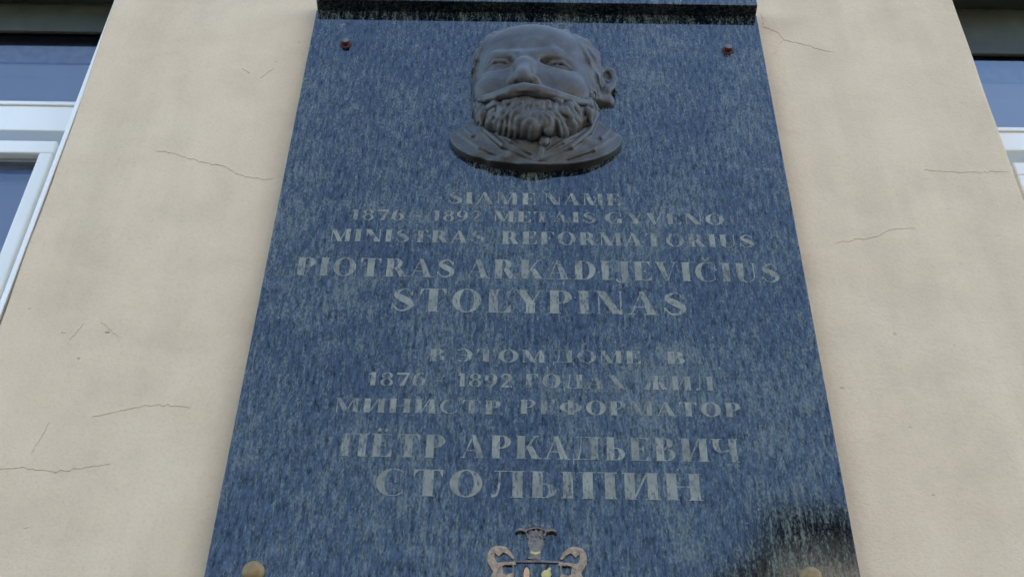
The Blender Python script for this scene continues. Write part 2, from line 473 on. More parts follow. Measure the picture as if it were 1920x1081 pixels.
def stroke(pts, ws):
    n = 20; P_ = []
    L = len(pts) - 1
    for k in range(n + 1):
        u = k / n * L; i = min(int(u), L - 1); f = u - i
        p0 = pts[max(i - 1, 0)]; p1 = pts[i]; p2 = pts[i + 1]; p3 = pts[min(i + 2, L)]
        q = tuple(0.5 * (2 * p1[d] + (p2[d] - p0[d]) * f + (2 * p0[d] - 5 * p1[d] + 4 * p2[d] - p3[d]) * f * f + (3 * p1[d] - p0[d] - 3 * p2[d] + p3[d]) * f ** 3) for d in (0, 1))
        P_.append((q, ws[i] * (1 - f) + ws[i + 1] * f))
    e = []
    for k, (q, w) in enumerate(P_):
        a = P_[max(k - 1, 0)][0]; b = P_[min(k + 1, n)][0]
        dx, dy = b[0] - a[0], b[1] - a[1]; l = math.hypot(dx, dy) or 1
        e.append(((q[0] - dy / l * w / 2, q[1] + dx / l * w / 2), (q[0] + dy / l * w / 2, q[1] - dx / l * w / 2)))
    return [[e[k][0], e[k + 1][0], e[k + 1][1], e[k][1]] for k in range(n)]
def tri(*p): return [list(p)]
def g_S():
    return stroke([(.76, .72), (.62, .95), (.38, .93), (.20, .74), (.42, .56), (.66, .42), (.76, .24), (.56, .05), (.30, .05), (.12, .28)], [.04, .06, .08, .20, .27, .27, .20, .08, .06, .04]) + tri((.73, .68), (.80, .68), (.80, .98)) + tri((.08, .02), (.15, .32), (.08, .32))
def g_A(): return para(.06, .46, .06, wt=.06) + para(.66, .40, .32, wt=.18) + R_(.20, .30, .74, .30 + Hh) + R_(-.04, 0, .24, Hh) + R_(.56, 0, 1.08, Hh)
def g_M(w=1.3): return stem(.10, .06, b=1, t=0) + stem(w - .36, .27) + para(.50, .06, .27) + para(.60, w - .36, .05, wt=.06) + R_(0, 1 - Hh, .3, 1)
def g_N(): return stem(.12, .06, b=1, t=0) + stem(.90, .06, b=0, t=1) + para(.64, .05, .33) + R_(0, 1 - Hh, .3, 1)
def g_E(): return stem(.10) + R_(.3, 1 - Hh, .82, 1) + R_(.3, 0, .84, Hh) + R_(.3, .48, .62, .48 + Hh) + tri((.66, 1), (.82, 1), (.82, .70)) + tri((.64, 0), (.87, 0), (.87, .32)) + tri((.52, .5), (.62, .36), (.62, .66))
def g_F(): return stem(.10) + R_(.3, 1 - Hh, .82, 1) + R_(.3, .46, .60, .46 + Hh) + tri((.66, 1), (.82, 1), (.82, .70)) + tri((.52, .48), (.60, .34), (.60, .64))
def g_T(): return stem(.36, t=0) + R_(.04, 1 - Hh, .97, 1) + tri((.04, 1), (.20, 1), (.04, .70)) + tri((.97, 1), (.81, 1), (.97, .70))
def bowl(x, cy, rx, ry): return ring(x, cy, rx, ry, .25, Hh, -90, 90, 14)
def g_P(): return stem(.10) + R_(.35, 1 - Hh, .52, 1) + R_(.35, .44, .52, .44 + Hh) + bowl(.50, .72, .38, .28)
def g_R(): return stem(.10) + R_(.35, 1 - Hh, .52, 1) + R_(.35, .46, .52, .46 + Hh) + bowl(.48, .73, .36, .27) + para(.74, .44, .30, 0, .5, .28) + R_(.70, 0, 1.12, Hh)
def g_B(): return stem(.10) + R_(.35, 1 - Hh, .52, 1) + R_(.35, .5, .52, .5 + Hh) + R_(.35, 0, .52, Hh) + bowl(.48, .77, .34, .23) + bowl(.50, .27, .40, .27)
def g_D(): return stem(.10) + R_(.35, 1 - Hh, .5, 1) + R_(.35, 0, .5, Hh) + ring(.46, .5, .56, .5, .28, Hh, -90, 90, 16)
def g_O(): return ring(.56, .5, .52, .52, .27, Hh)
def g_C(): return ring(.56, .5, .52, .52, .27, Hh, 48, 312, 24, txr=.05) + tri((.90, .62), (.96, .62), (.96, .98)) + tri((.90, .38), (.93, .12), (.86, .10))
def g_G(): return ring(.56, .5, .52, .52, .27, Hh, 48, 300, 24, txr=.05) + tri((.90, .62), (.96, .62), (.96, .98)) + stem(.74, .25, 0.02, .42, b=0, t=1)
def g_K(): return stem(.10) + para(.36, .84, .06, .34, 1.) + para(.72, .46, .34, 0, .56, .26) + R_(.68, 0, 1.14, Hh) + R_(.74, 1 - Hh, 1.02, 1)
def g_L(): return stem(.10) + R_(.3, 0, .84, Hh) + tri((.60, 0), (.87, 0), (.87, .36))
def g_Y(): return stem(.38, S, 0, .46, 1, 0) + para(.38, .04, .30, .42, 1, .30) + para(.56, .84, .06, .42, 1.) + R_(-.02, 1 - Hh, .44, 1) + R_(.74, 1 - Hh, 1.02, 1)
def g_V(): return para(.42, .04, .18, wt=.32) + para(.50, .86, .05) + R_(-.04, 1 - Hh, .46, 1) + R_(.74, 1 - Hh, 1.02, 1)
def g_U(): return stem(.10, S, .28, 1, 0, 1) + stem(.84, .06, .28, 1, 0, 1) + ring(.50, .30, .40, .32, .27, Hh, 180, 360, 16, txr=.06)
def g_J(): return stem(.34, S, .18, 1, 0, 1) + stroke([(.50, .22), (.42, -.06), (.22, -.08), (.10, .06)], [.26, .14, .07, .12])
def caron(cx): return para(cx - .03, cx - .20, .06, 1.08, 1.26, .10) + para(cx - .03, cx + .12, .06, 1.08, 1.26, .08)
def g_H(): return stem(.10) + stem(.82) + R_(.38, .48, .83, .48 + Hh)
def g_PI(): return stem(.10, t=0) + stem(.80, t=0) + R_(0, 1 - Hh, 1.19, 1)
def g_II(): return stem(.10) + stem(.82) + para(.37, .76, .07, .06, .94)
def g_LL(): return stem(.78, t=0) + R_(.18, 1 - Hh, 1.17, 1) + stroke([(.38, .98), (.36, .5), (.28, .10), (.12, .06)], [.06, .07, .08, .16])
def g_DD(): return stem(.74, b=0, t=0, y0=.0) + R_(.14, 1 - Hh, 1.12, 1) + stroke([(.36, .98), (.33, .5), (.24, .03)], [.06, .06, .07]) + R_(.0, 0, 1.16, Hh) + R_(0, -.20, .05, 0) + R_(1.11, -.20, 1.16, 0)
def g_soft(x=0): return stem(.10 + x) + R_(.35 + x, .5, .52 + x, .5 + Hh) + R_(.35 + x, 0, .52 + x, Hh) + bowl(.48 + x, .275, .38, .275)
def g_EE(): return ring(.44, .5, .50, .52, .27, Hh, -132, 132, 24) + R_(.28, .48, .72, .48 + Hh) + tri((.10, .62), (.04, .62), (.04, .98))
def g_ZH(): return stem(.62) + para(.88, 1.28, .06, .44, 1.) + para(1.18, .92, .30, 0, .54, .22) + para(.58, .18, .06, .44, 1.) + para(.06, .36, .30, 0, .54, .22) + R_(0, 0, .44, Hh) + R_(1.10, 0, 1.54, Hh) + R_(.06, 1 - Hh, .34, 1) + R_(1.18, 1 - Hh, 1.46, 1)
def g_X(): return para(.68, .06, .34) + para(.10, .80, .06) + R_(-.02, 0, .30, Hh) + R_(.60, 0, 1.10, Hh) + R_(0, 1 - Hh, .48, 1) + R_(.70, 1 - Hh, .98, 1)
def g_F2(): return stem(.50) + ring(.64, .5, .58, .36, .27, Hh)
def g_CH(): return stem(.74) + stroke([(.22, 1), (.22, .64), (.40, .44), (.76, .50)], [.27, .26, .12, .06]) + R_(0, 1 - Hh, .46, 1)
def g_1(): return stem(.22, .27, t=0) + tri((.22, 1), (.04, .82), (.22, .84))
def g_8(): return ring(.40, .76, .32, .24, .17, Hh) + ring(.40, .26, .38, .28, .20, Hh)
def g_7(): return R_(.04, .84, .76, 1) + para(.22, .62, .27, 0, .88, .12)
def g_6(): return ring(.42, .33, .38, .34, .22, Hh) + stroke([(.18, .36), (.22, .72), (.44, .96), (.66, .92)], [.26, .20, .07, .12])
def g_9(): return ring(.40, .67, .38, .34, .22, Hh) + stroke([(.64, .64), (.60, .28), (.38, .04), (.16, .08)], [.26, .20, .07, .12])
def g_2(): return stroke([(.10, .72), (.22, .94), (.48, .96), (.60, .72), (.44, .42), (.10, .06)], [.14, .10, .12, .25, .16, .06]) + R_(.08, 0, .74, .14)
GL = {
 'Š': (lambda: g_S() + caron(.45), .88), 'S': (g_S, .88), 'I': (lambda: stem(.10), .50), 'A': (g_A, 1.05), 'M': (g_M, 1.30), 'E': (g_E, .90), 'N': (g_N, 1.06), 'T': (g_T, 1.02),
 'G': (g_G, 1.10), 'Y': (g_Y, 1.0), 'V': (g_V, .98), 'O': (g_O, 1.12), 'R': (g_R, 1.05), 'F': (g_F, .85), 'U': (g_U, 1.0), 'P': (g_P, .92), 'K': (g_K, 1.10), 'D': (g_D, 1.06),
 'J': (g_J, .72), 'Č': (lambda: g_C() + caron(.55), 1.04), 'L': (g_L, .90),
 'В': (g_B, .95), 'Э': (g_EE, 1.0), 'Т': (g_T, 1.02), 'О': (g_O, 1.12), 'М': (g_M, 1.30), 'Д': (g_DD, 1.18), 'Е': (g_E, .90), 'Г': (lambda: stem(.10) + R_(.3, 1 - Hh, .80, 1) + tri((.62, 1), (.80, 1), (.80, .68)), .85),
 'А': (g_A, 1.05), 'Х': (g_X, 1.08), 'Ж': (g_ZH, 1.54), 'И': (g_II, 1.20), 'Л': (g_LL, 1.18), 'Н': (g_H, 1.20), 'С': (g_C, 1.04), 'Р': (g_P, .92), 'Ф': (g_F2, 1.28), 'П': (g_PI, 1.19),
 'Ё': (lambda: g_E() + ring(.30, 1.17, .08, .08, .079, .079, n=10) + ring(.58, 1.17, .08, .08, .079, .079, n=10), .90), 'К': (g_K, 1.10), 'Ь': (g_soft, .90), 'Ч': (g_CH, 1.14), 'Ы': (lambda: g_soft() + stem(1.06), 1.46),
 '1': (g_1, .62), '8': (g_8, .80), '7': (g_7, .78), '6': (g_6, .82), '9': (g_9, .82), '2': (g_2, .80), '-': (lambda: R_(0, .38, .5, .46), .5),
}
WORDS = [("ŠIAME",-0.1717,0.0026,3.603,0.0342),("NAME",0.0172,0.1666,3.6038,0.0342),("1876",-0.357,-0.2524,3.5531,0.0297),("-",-0.2359,-0.2185,3.5526,0.0303),("1892",-0.1991,-0.1017,3.5535,0.0296),
("METAIS",-0.0801,0.1175,3.5535,0.0302),("GYVENO",0.1328,0.3651,3.5532,0.031),("MINISTRAS",-0.3894,-0.0948,3.493,0.0338),("REFORMATORIUS",-0.0644,0.4149,3.4918,0.0352),
("PIOTRAS",-0.4435,-0.1481,3.4008,0.0477),("ARKADIJEVIČIUS",-0.1264,0.4532,3.4002,0.0498),("STOLYPINAS",-0.2622,0.2752,3.3138,0.0576),
("В",-0.1843,-0.1546,3.1952,0.0286),("ЭТОМ",-0.1388,0.0208,3.1956,0.0292),("ДОМЕ",0.0329,0.1869,3.1966,0.0293),("В",0.2296,0.2648,3.197,0.0292),
("1876",-0.287,-0.1856,3.1379,0.0301),("-",-0.1719,-0.1563,3.1382,0.0301),("1892",-0.1335,-0.0358,3.138,0.0307),("ГОДАХ",-0.0166,0.1585,3.1382,0.0313),("ЖИЛ",0.1858,0.3089,3.1383,0.0312),
("МИНИСТР",-0.3364,-0.0546,3.0788,0.0303),("РЕФОРМАТОР",-0.025,0.3506,3.0809,0.0308),("ПЁТР",-0.3205,-0.1442,2.9861,0.0475),("АРКАДЬЕВИЧ",-0.1189,0.3377,2.9864,0.0475),("СТОЛЫПИН",-0.2553,0.2706,2.9089,0.0528)]
GAP = 0.13
for word, xa, xb, z0, hgt in WORDS:
    tot = sum(GL[c][1] for c in word) + GAP * (len(word) - 1)
    sx = (xb - xa) / tot
    x = xa
    for c in word:
        polys = GL[c][0]()
        v, f = [], []
        for k, pg in enumerate(polys):
            y = -0.0004 - 0.000004 * k
            pts = [(x + px * sx, z0 + pz * hgt) for px, pz in pg]
            area = sum(pts[i][0] * pts[(i + 1) % len(pts)][1] - pts[(i + 1) % len(pts)][0] * pts[i][1] for i in range(len(pts)))
            if area < 0: pts = pts[::-1]
            n = len(pts); b = len(v)
            v += [(p[0], y, p[1]) for p in pts] + [(p[0], 0.0003, p[1]) for p in pts]
            f.append(tuple(range(b, b + n)))
            f += [(b + i, b + i + n, b + (i + 1) % n + n, b + (i + 1) % n) for i in range(n)]
        build('letter', v, f, M['letter'], plq)
        x += (GL[c][1] + GAP) * sx

# fixing bolts
def lathe(cx, cz, prof, n=24):
    v, f = [], []
    for (r, y) in prof:
        for k in range(n):
            a = 2 * math.pi * k / n
            v.append((cx + r * math.cos(a), y, cz + r * math.sin(a)))
    for j in range(len(prof) - 1):
        for k in range(n):
            f.append((j * n + k, j * n + (k + 1) % n, (j + 1) * n + (k + 1) % n, (j + 1) * n + k))
    f.append(tuple(range(len(prof) * n - n, len(prof) * n)))
    return v, f
for cx, cz in ((-0.4207, 4.120), (0.4221, 4.117)):
    b = build('bolt', *lathe(cx, cz, [(0.0085, 0.001), (0.0085, -0.010), (0.0082, -0.0115), (0.003, -0.0117)], 12), M['rust'], plq, False)
    b['label'] = 'rusty bolt stub that has lost its brass cap'
    build('washer', *lathe(cx, cz, [(0.0135, 0.001), (0.0135, -0.0012), (0.0096, -0.0016)], 24), M['rust'], b)
    build('bolt_end', *lathe(cx, cz, [(0.0081, -0.0112), (0.0079, -0.0122), (0.002, -0.0126)], 16), M['cap'], b)
for cx, cz in ((-0.4259, 2.7626), (0.4235, 2.7690)):
    b = build('bolt', *lathe(cx, cz, [(0.0175, 0.0005), (0.0175, -0.003), (0.0155, -0.0075), (0.010, -0.0105), (0.003, -0.0115)], 32), M['brass'], plq, True)
    b['label'] = 'domed brass bolt cap'

# gilded coat of arms on the lower slab
def relief(name, strips, mat, parent, th, y0=0.0, loc=None):
    v, f = [], []
    for k, pg in enumerate(strips):
        pts = list(pg)
        n = len(pts)
        area = sum(pts[i][0] * pts[(i + 1) % n][1] - pts[(i + 1) % n][0] * pts[i][1] for i in range(n))
        if area < 0: pts = pts[::-1]
        b = len(v); y = y0 - th - 0.00002 * k
        v += [(p[0], y, p[1]) for p in pts] + [(p[0], y0 + 0.0004, p[1]) for p in pts]
        f.append(tuple(range(b, b + n)))
        f += [(b + i, b + i + n, b + (i + 1) % n + n, b + (i + 1) % n) for i in range(n)]
    return build(name, v, f, mat, parent)
def disc(cx, cz, rx, rz, n=16): return [[(cx + rx * math.cos(2 * math.pi * k / n), cz + rz * math.sin(2 * math.pi * k / n)) for k in range(n)]]
CX = 0.0065
shield_pts = [(CX - .034, 2.786), (CX + .034, 2.786), (CX + .034, 2.735), (CX + .026, 2.712), (CX, 2.695), (CX - .026, 2.712), (CX - .034, 2.735)]
crest = relief('coat_of_arms', [shield_pts], M['granite'], plq, 0.0008)
relief('shield_rim', stroke([(CX - .036, 2.788), (CX, 2.789), (CX + .036, 2.788)], [.003, .004, .003]) + stroke([(CX - .036, 2.788), (CX - .036, 2.74), (CX - .028, 2.711), (CX, 2.692)], [.003] * 4)
       + stroke([(CX + .036, 2.788), (CX + .036, 2.74), (CX + .028, 2.711), (CX, 2.692)], [.003] * 4), M['gildgrey'], crest, 0.0028)
relief('eagle_charge', disc(CX - .016, 2.766, .0045, .012) + disc(CX - .020, 2.748, .010, .006) + stroke([(CX - .024, 2.756), (CX - .014, 2.742), (CX - .010, 2.725)], [.004, .007, .002]), M['orange'], crest, 0.0030)
relief('star_charge', disc(CX + .014, 2.766, .0075, .0075) + stroke([(CX + .020, 2.778), (CX + .014, 2.764), (CX + .010, 2.750)], [.003, .009, .003]) + disc(CX + .016, 2.730, .008, .009), M['enamel'], crest, 0.0030)
# helmet with crown and spread crest above the shield
relief('helmet', disc(CX - .002, 2.822, .0125, .017) + stroke([(CX - .002, 2.845), (CX - .003, 2.80), (CX - .004, 2.792)], [.024, .016, .022]), M['gildgrey'], crest, 0.0022)
relief('visor', stroke([(CX - .010, 2.806), (CX - .003, 2.8035), (CX + .005, 2.806)], [.003, .005, .003]), M['enamel'], crest, 0.0026)
cr_ = stroke([(CX - .016, 2.834), (CX - .002, 2.831), (CX + .012, 2.834)], [.004, .005, .004])
for q in (-2, -1, 0, 1, 2):
    cr_ += stroke([(CX - .002 + q * .006, 2.834), (CX - .002 + q * .0085, 2.845), (CX - .002 + q * .0095, 2.853 - abs(q) * .001)], [.0024, .0034, .002])
    cr_ += disc(CX - .002 + q * .0100, 2.856 - abs(q) * .0022, .0024, .0030, 10)
cr_ += stroke([(CX - .018, 2.845), (CX - .002, 2.849), (CX + .014, 2.845)], [.002, .0024, .002])
for q in (-1, 1):
    cr_ += stroke([(CX - .002 + q * .014, 2.842), (CX - .002 + q * .024, 2.846), (CX - .002 + q * .032, 2.842)], [.004, .005, .002])
relief('crown', cr_, M['gildgrey'], crest, 0.0020)
for s in (-1, 1):
    def X(d): return CX + s * d * .91
    st = []
    st += stroke([(X(.040), 2.794), (X(.050), 2.806), (X(.060), 2.810), (X(.070), 2.802)], [.003, .008, .012, .013])      # muzzle, head
    st += stroke([(X(.060), 2.815), (X(.074), 2.810), (X(.078), 2.792), (X(.068), 2.775)], [.003, .008, .012, .014])       # mane and neck
    st += stroke([(X(.068), 2.785), (X(.066), 2.765), (X(.078), 2.735), (X(.082), 2.705)], [.013, .016, .021, .020])       # trunk
    st += stroke([(X(.068), 2.778), (X(.056), 2.784), (X(.046), 2.784), (X(.036), 2.785)], [.009, .0055, .005, .007])       # raised foreleg
    st += stroke([(X(.066), 2.765), (X(.052), 2.760), (X(.040), 2.764)], [.012, .007, .007])
    st += stroke([(X(.080), 2.715), (X(.070), 2.692), (X(.058), 2.672), (X(.048), 2.670)], [.022, .014, .009, .007])       # hind legs
    st += stroke([(X(.086), 2.710), (X(.090), 2.690), (X(.080), 2.672), (X(.070), 2.669)], [.018, .012, .008, .006])
    st += stroke([(X(.090), 2.712), (X(.104), 2.706), (X(.106), 2.722), (X(.100), 2.736)], [.006, .004, .004, .007])       # tail
    sp = relief('supporter', st, M['gold'], crest, 0.0022)
relief('motto_ribbon', stroke([(CX - .10, 2.672), (CX - .06, 2.662), (CX, 2.655), (CX + .06, 2.662), (CX + .10, 2.672)], [.010, .012, .012, .012, .010]), M['gildgrey'], crest, 0.0030)

# ------------------------------------------------------------------ bronze portrait relief (signed distance modelling)
class Sdf:
    def __init__(s, lo, hi, h):
        s.lo = np.array(lo, float); s.h = h
        s.n = np.ceil((np.array(hi) - s.lo) / h).astype(int) + 1
        ax = [s.lo[d] + h * np.arange(s.n[d]) for d in range(3)]
        s.X = np.stack(np.meshgrid(*ax, indexing='ij'), -1).astype(np.float32)
        s.d = np.full(s.n, 1.0, np.float32)
        s.oz = 0.0
    def reg(s, lo, hi):
        a = np.clip(np.floor((np.array(lo) - s.lo) / s.h).astype(int), 0, s.n - 1)
        b = np.clip(np.ceil((np.array(hi) - s.lo) / s.h).astype(int) + 1, 1, s.n)
        return tuple(slice(i, j) for i, j in zip(a, b))
    def comb(s, r, d, k, sub=False):
        a = s.d[r]
        if sub:
            h = np.clip(0.5 - 0.5 * (a + d) / k, 0, 1)
            s.d[r] = a * (1 - h) - d * h + k * h * (1 - h)
        else:
            h = np.clip(0.5 + 0.5 * (a - d) / k, 0, 1)
            s.d[r] = a * (1 - h) + d * h - k * h * (1 - h)
    def ell(s, c, r, k=0.01, sub=False, rot=0.0, tilt=0.0):
        c = np.array(c, np.float32); c[2] += s.oz; r_ = np.array(r, np.float32)
        m_ = max(r) + k + 0.006
        R = s.reg(c - m_, c + m_)
        if s.d[R].size == 0: return
        p = s.X[R] - c
        if rot:   # about the outward axis
            co, si = math.cos(rot), math.sin(rot)
            p = np.stack([p[..., 0] * co + p[..., 2] * si, p[..., 1], -p[..., 0] * si + p[..., 2] * co], -1)
        if tilt:  # about the vertical axis
            co, si = math.cos(tilt), math.sin(tilt)
            p = np.stack([p[..., 0] * co + p[..., 1] * si, -p[..., 0] * si + p[..., 1] * co, p[..., 2]], -1)
        k0 = np.linalg.norm(p / r_, axis=-1); k1 = np.linalg.norm(p / (r_ * r_), axis=-1)
        s.comb(R, (k0 * (k0 - 1.0) / np.maximum(k1, 1e-6)).astype(np.float32), k, sub)
    def cap(s, a, b, ra, rb, k=0.006, sub=False):
        a = np.array(a, np.float32); b = np.array(b, np.float32); a[2] += s.oz; b[2] += s.oz
        m_ = max(ra, rb) + k + 0.006
        R = s.reg(np.minimum(a, b) - m_, np.maximum(a, b) + m_)
        if s.d[R].size == 0: return
        p = s.X[R] - a; ab = b - a
        t = np.clip((p @ ab) / max(float(ab @ ab), 1e-9), 0, 1)
        d = np.linalg.norm(p - t[..., None] * ab, axis=-1) - (ra + (rb - ra) * t)
        s.comb(R, d.astype(np.float32), k, sub)
    def chain(s, pts, rs, k=0.006, sub=False):
        for i in range(len(pts) - 1): s.cap(pts[i], pts[i + 1], rs[i], rs[i + 1], k, sub)
    def mesh(s, name, mat, parent, origin, flat=0.74):
        d = s.d.copy()
        d[0], d[-1], d[:, 0], d[:, -1], d[:, :, 0], d[:, :, -1] = 1, 1, 1, 1, 1, 1
        neg = d < 0
        nx, ny, nz = s.n
        cells = np.zeros((nx - 1, ny - 1, nz - 1), np.int8)
        for i in (0, 1):
            for j in (0, 1):
                for k in (0, 1): cells += neg[i:nx - 1 + i, j:ny - 1 + j, k:nz - 1 + k]
        act = (cells > 0) & (cells < 8)
        I = np.argwhere(act)
        idx = -np.ones(act.shape, np.int64); idx[act] = np.arange(len(I))
        acc = np.zeros((len(I), 3)); cn = np.zeros(len(I))
        cor = [np.array(c) for c in [(i, j, k) for i in (0, 1) for j in (0, 1) for k in (0, 1)]]
        for a in cor:
            for ax in range(3):
                if a[ax] == 1: continue
                b = a.copy(); b[ax] = 1
                va = d[tuple((I + a).T)]; vb = d[tuple((I + b).T)]
                x = (va < 0) != (vb < 0)
                t = np.where(x, va / np.where(x, va - vb, 1), 0)
                p = I + a + (b - a) * t[:, None]
                acc[x] += p[x]; cn[x] += 1
        P_ = acc / np.maximum(cn, 1)[:, None] * s.h + s.lo
        F_ = []
        for ax in range(3):
            o = [q for q in range(3) if q != ax]
            sl0 = [slice(None)] * 3; sl1 = [slice(None)] * 3
            sl0[ax] = slice(0, -1); sl1[ax] = slice(1, None)
            x = neg[tuple(sl0)] != neg[tuple(sl1)]
            E_ = np.argwhere(x)
            ok = (E_[:, o[0]] > 0) & (E_[:, o[1]] > 0) & (E_[:, o[0]] < s.n[o[0]] - 1) & (E_[:, o[1]] < s.n[o[1]] - 1)
            E_ = E_[ok]
            q = []
            for (u, w) in ((0, 0), (1, 0), (1, 1), (0, 1)):
                C = E_.copy(); C[:, o[0]] -= 1 - u; C[:, o[1]] -= 1 - w
                q.append(idx[tuple(C.T)])
            q = np.stack(q, 1)
            fl = neg[tuple(E_.T)]
            if ax == 1: fl = ~fl
            q[~fl] = q[~fl][:, ::-1]
            F_.append(q)
        F_ = np.concatenate(F_)
        P_[:, 2] += (1 - flat) * 1.30 * P_[:, 1]      # carved as a shallow relief that leans back towards the slab
        P_[:, 1] *= flat
        # (x, outward, z) -> world; outward is -y, so handedness flips
        W_ = np.stack([P_[:, 0], -P_[:, 1], P_[:, 2]], 1) - np.array(origin)
        F_ = F_[:, ::-1]
        me = bpy.data.meshes.new(name)
        me.vertices.add(len(W_)); me.vertices.foreach_set('co', W_.astype(np.float32).ravel())
        me.loops.add(F_.size); me.loops.foreach_set('vertex_index', F_.astype(np.int32).ravel())
        me.polygons.add(len(F_)); me.polygons.foreach_set('loop_start', np.arange(0, F_.size, 4, dtype=np.int32))
        me.polygons.foreach_set('loop_total', np.full(len(F_), 4, np.int32))
        me.polygons.foreach_set('use_smooth', np.ones(len(F_), bool))
        me.update(calc_edges=True); me.validate()
        me.materials.append(mat)
        ob = bpy.data.objects.new(name, me); COL.objects.link(ob)
        ob.parent = parent
        return ob

BO = (0.0, 0.0, 3.68)
bust = empty('bronze_portrait_relief', BO, label='dark bronze high relief of a bearded man with handlebar moustache, on the granite plaque', cat='sculpture')
g = 0.0022
# -- face with ear and neck
f = Sdf((-0.19, -0.012, 3.66), (0.20, 0.19, 4.16), g)
f.ell((-0.044, 0.008, 3.992), (0.096, 0.092, 0.114), 0.01)
f.ell((0.050, 0.004, 3.994), (0.098, 0.090, 0.114), 0.03)
f.ell((0.000, 0.010, 3.990), (0.080, 0.098, 0.112), 0.03)
f.ell((-0.008, 0.030, 3.895), (0.126, 0.088, 0.125), 0.03)
f.ell((-0.010, 0.060, 4.000), (0.105, 0.062, 0.075), 0.03)
f.oz = .020
f.chain([(-.114, .066, 3.908), (-.084, .094, 3.926), (-.042, .110, 3.914)], [.009, .012, .012], .016)
f.chain([(-.004, .110, 3.914), (.036, .100, 3.930), (.092, .064, 3.908)], [.012, .012, .009], .016)
f.ell((-.076, .106, 3.896), (.034, .022, .016), .012, True)
f.ell((.042, .102, 3.898), (.038, .022, .016), .012, True)
f.oz = .022
for ex, ez, ey in ((-.076, 3.898, .083), (.044, 3.900, .080)):
    f.ell((ex, ey, ez), (.027, .017, .012), .003)
    f.chain([(ex - .030, ey + .004, ez + .001), (ex - .012, ey + .018, ez + .010), (ex + .010, ey + .019, ez + .010), (ex + .032, ey + .006, ez - .001)], [.0028, .0042, .0042, .0028], .002)
    f.chain([(ex - .026, ey + .003, ez - .005), (ex, ey + .013, ez - .013), (ex + .028, ey + .004, ez - .006)], [.0025, .0034, .0025], .003)
    f.chain([(ex - .022, ey + .021, ez + .001), (ex, ey + .026, ez + .0005), (ex + .023, ey + .021, ez - .001)], [.0022, .0042, .0022], .001, True)
    f.chain([(ex - .032, ey - .002, ez - .020), (ex, ey + .006, ez - .032), (ex + .034, ey - .002, ez - .022)], [.004, .007, .004], .012)
f.oz = .020
f.ell((-.088, .072, 3.842), (.040, .030, .036), .025)
f.ell((.060, .072, 3.842), (.048, .030, .036), .025)
f.chain([(-.024, .100, 3.912), (-.026, .116, 3.872), (-.028, .130, 3.826)], [.013, .015, .018], .020)
f.ell((-.028, .136, 3.812), (.020, .016, .014), .012)
f.ell((-.050, .122, 3.808), (.013, .018, .011), .007)
f.ell((-.004, .122, 3.809), (.013, .018, .011), .007)
f.ell((-.041, .126, 3.793), (.0085, .0120, .010), .002, True)
f.ell((-.013, .126, 3.794), (.0085, .0120, .010), .002, True)
f.ell((-.012, .075, 3.78), (.075, .048, .05), .02)
f.ell((0.0, .012, 3.80), (.100, .040, .085), .02)
f.oz = 0.0
# hair at the temple, with locks
rh = np.random.RandomState(3)
f.ell((.080, .006, 4.030), (.060, .070, .068), .005)
f.ell((-.100, .010, 4.020), (.036, .062, .070), .008)
for k in range(16):
    a = k / 15
    x0 = .060 + .066 * a; z0 = 4.060 - .090 * a ** 1.3
    f.chain([(x0, .066 - .050 * a, z0), (x0 + .009, .062 - .052 * a, z0 - .018), (x0 + .008, .052 - .044 * a, z0 - .036)], [.004, .0075, .003], .003)
for k in range(12):
    z0 = 3.99 - .010 * k; x0 = .122 + .005 * math.sin(k * 1.7)
    f.chain([(x0 - .012, .048 + .003 * math.sin(k), z0), (x0, .034, z0 - .012), (x0 + .004, .020, z0 - .026)], [.004, .007, .004], .003)
for k in range(26):
    a = k / 25
    x0 = -.095 + .200 * a + rh.uniform(-.003, .003); z0 = 4.072 - .16 * (a - .42) ** 2 + rh.uniform(-.004, .004)
    y0 = .078 - .12 * (a - .42) ** 2
    f.chain([(x0 - .004, y0 + .004, z0 - .010), (x0, y0 - .004, z0 + .006), (x0 + .010 * (a - .3), y0 - .022, z0 + .022)], [.003, .0055, .004], .003)
for k in range(10):
    z0 = 4.04 - .016 * k
    f.chain([(-.112, .052, z0), (-.126, .036, z0 - .010), (-.131, .018, z0 - .022)], [.003, .006, .004], .003)
# ear
f.oz = .010
f.ell((.138, .010, 3.962), (.026, .018, .044), .006)
f.chain([(.136, .022, 3.942), (.140, .030, 3.975), (.149, .030, 3.992), (.162, .026, 3.988), (.167, .022, 3.966), (.160, .022, 3.942), (.149, .024, 3.928)], [.006, .006, .006, .007, .007, .007, .010], .004)
f.ell((.151, .032, 3.968), (.0090, .018, .017), .002, True)
f.chain([(.144, .022, 3.966), (.156, .020, 3.960)], [.004, .004], .003)
f.cap((.118, .008, 3.918), (.150, .004, 3.914), .022, .016, .008)
f.ell((.146, .010, 3.883), (.036, .07, .018), .0015, True)
fx, fy, fz = f.X[..., 0], f.X[..., 1], f.X[..., 2]
hl = 4.066 - 1.5 * np.clip(fx - .045, 0, .2) - 1.8 * np.clip(-.075 - fx, 0, .2) + .003 * np.sin(fx * 260) + .0025 * np.sin(fx * 97 + 1)
mk = np.clip((fz - hl) / .006, 0, 1) * np.clip((.075 + .0 * fx - fy) / .01 + 2, 0, 1) * (fz > 3.935) * (np.abs(fx) < .138)
hw = np.sin(fx * 300 + 2.2 * np.sin(fz * 75 + fx * 20) + fy * 110) * .0016 + np.sin(fx * 130 - fz * 90 + 2 * np.sin(fz * 50)) * .0018
f.d -= (mk * (.0045 + hw)).astype(np.float32)
f.mesh('face', M['bronze'], bust, BO)

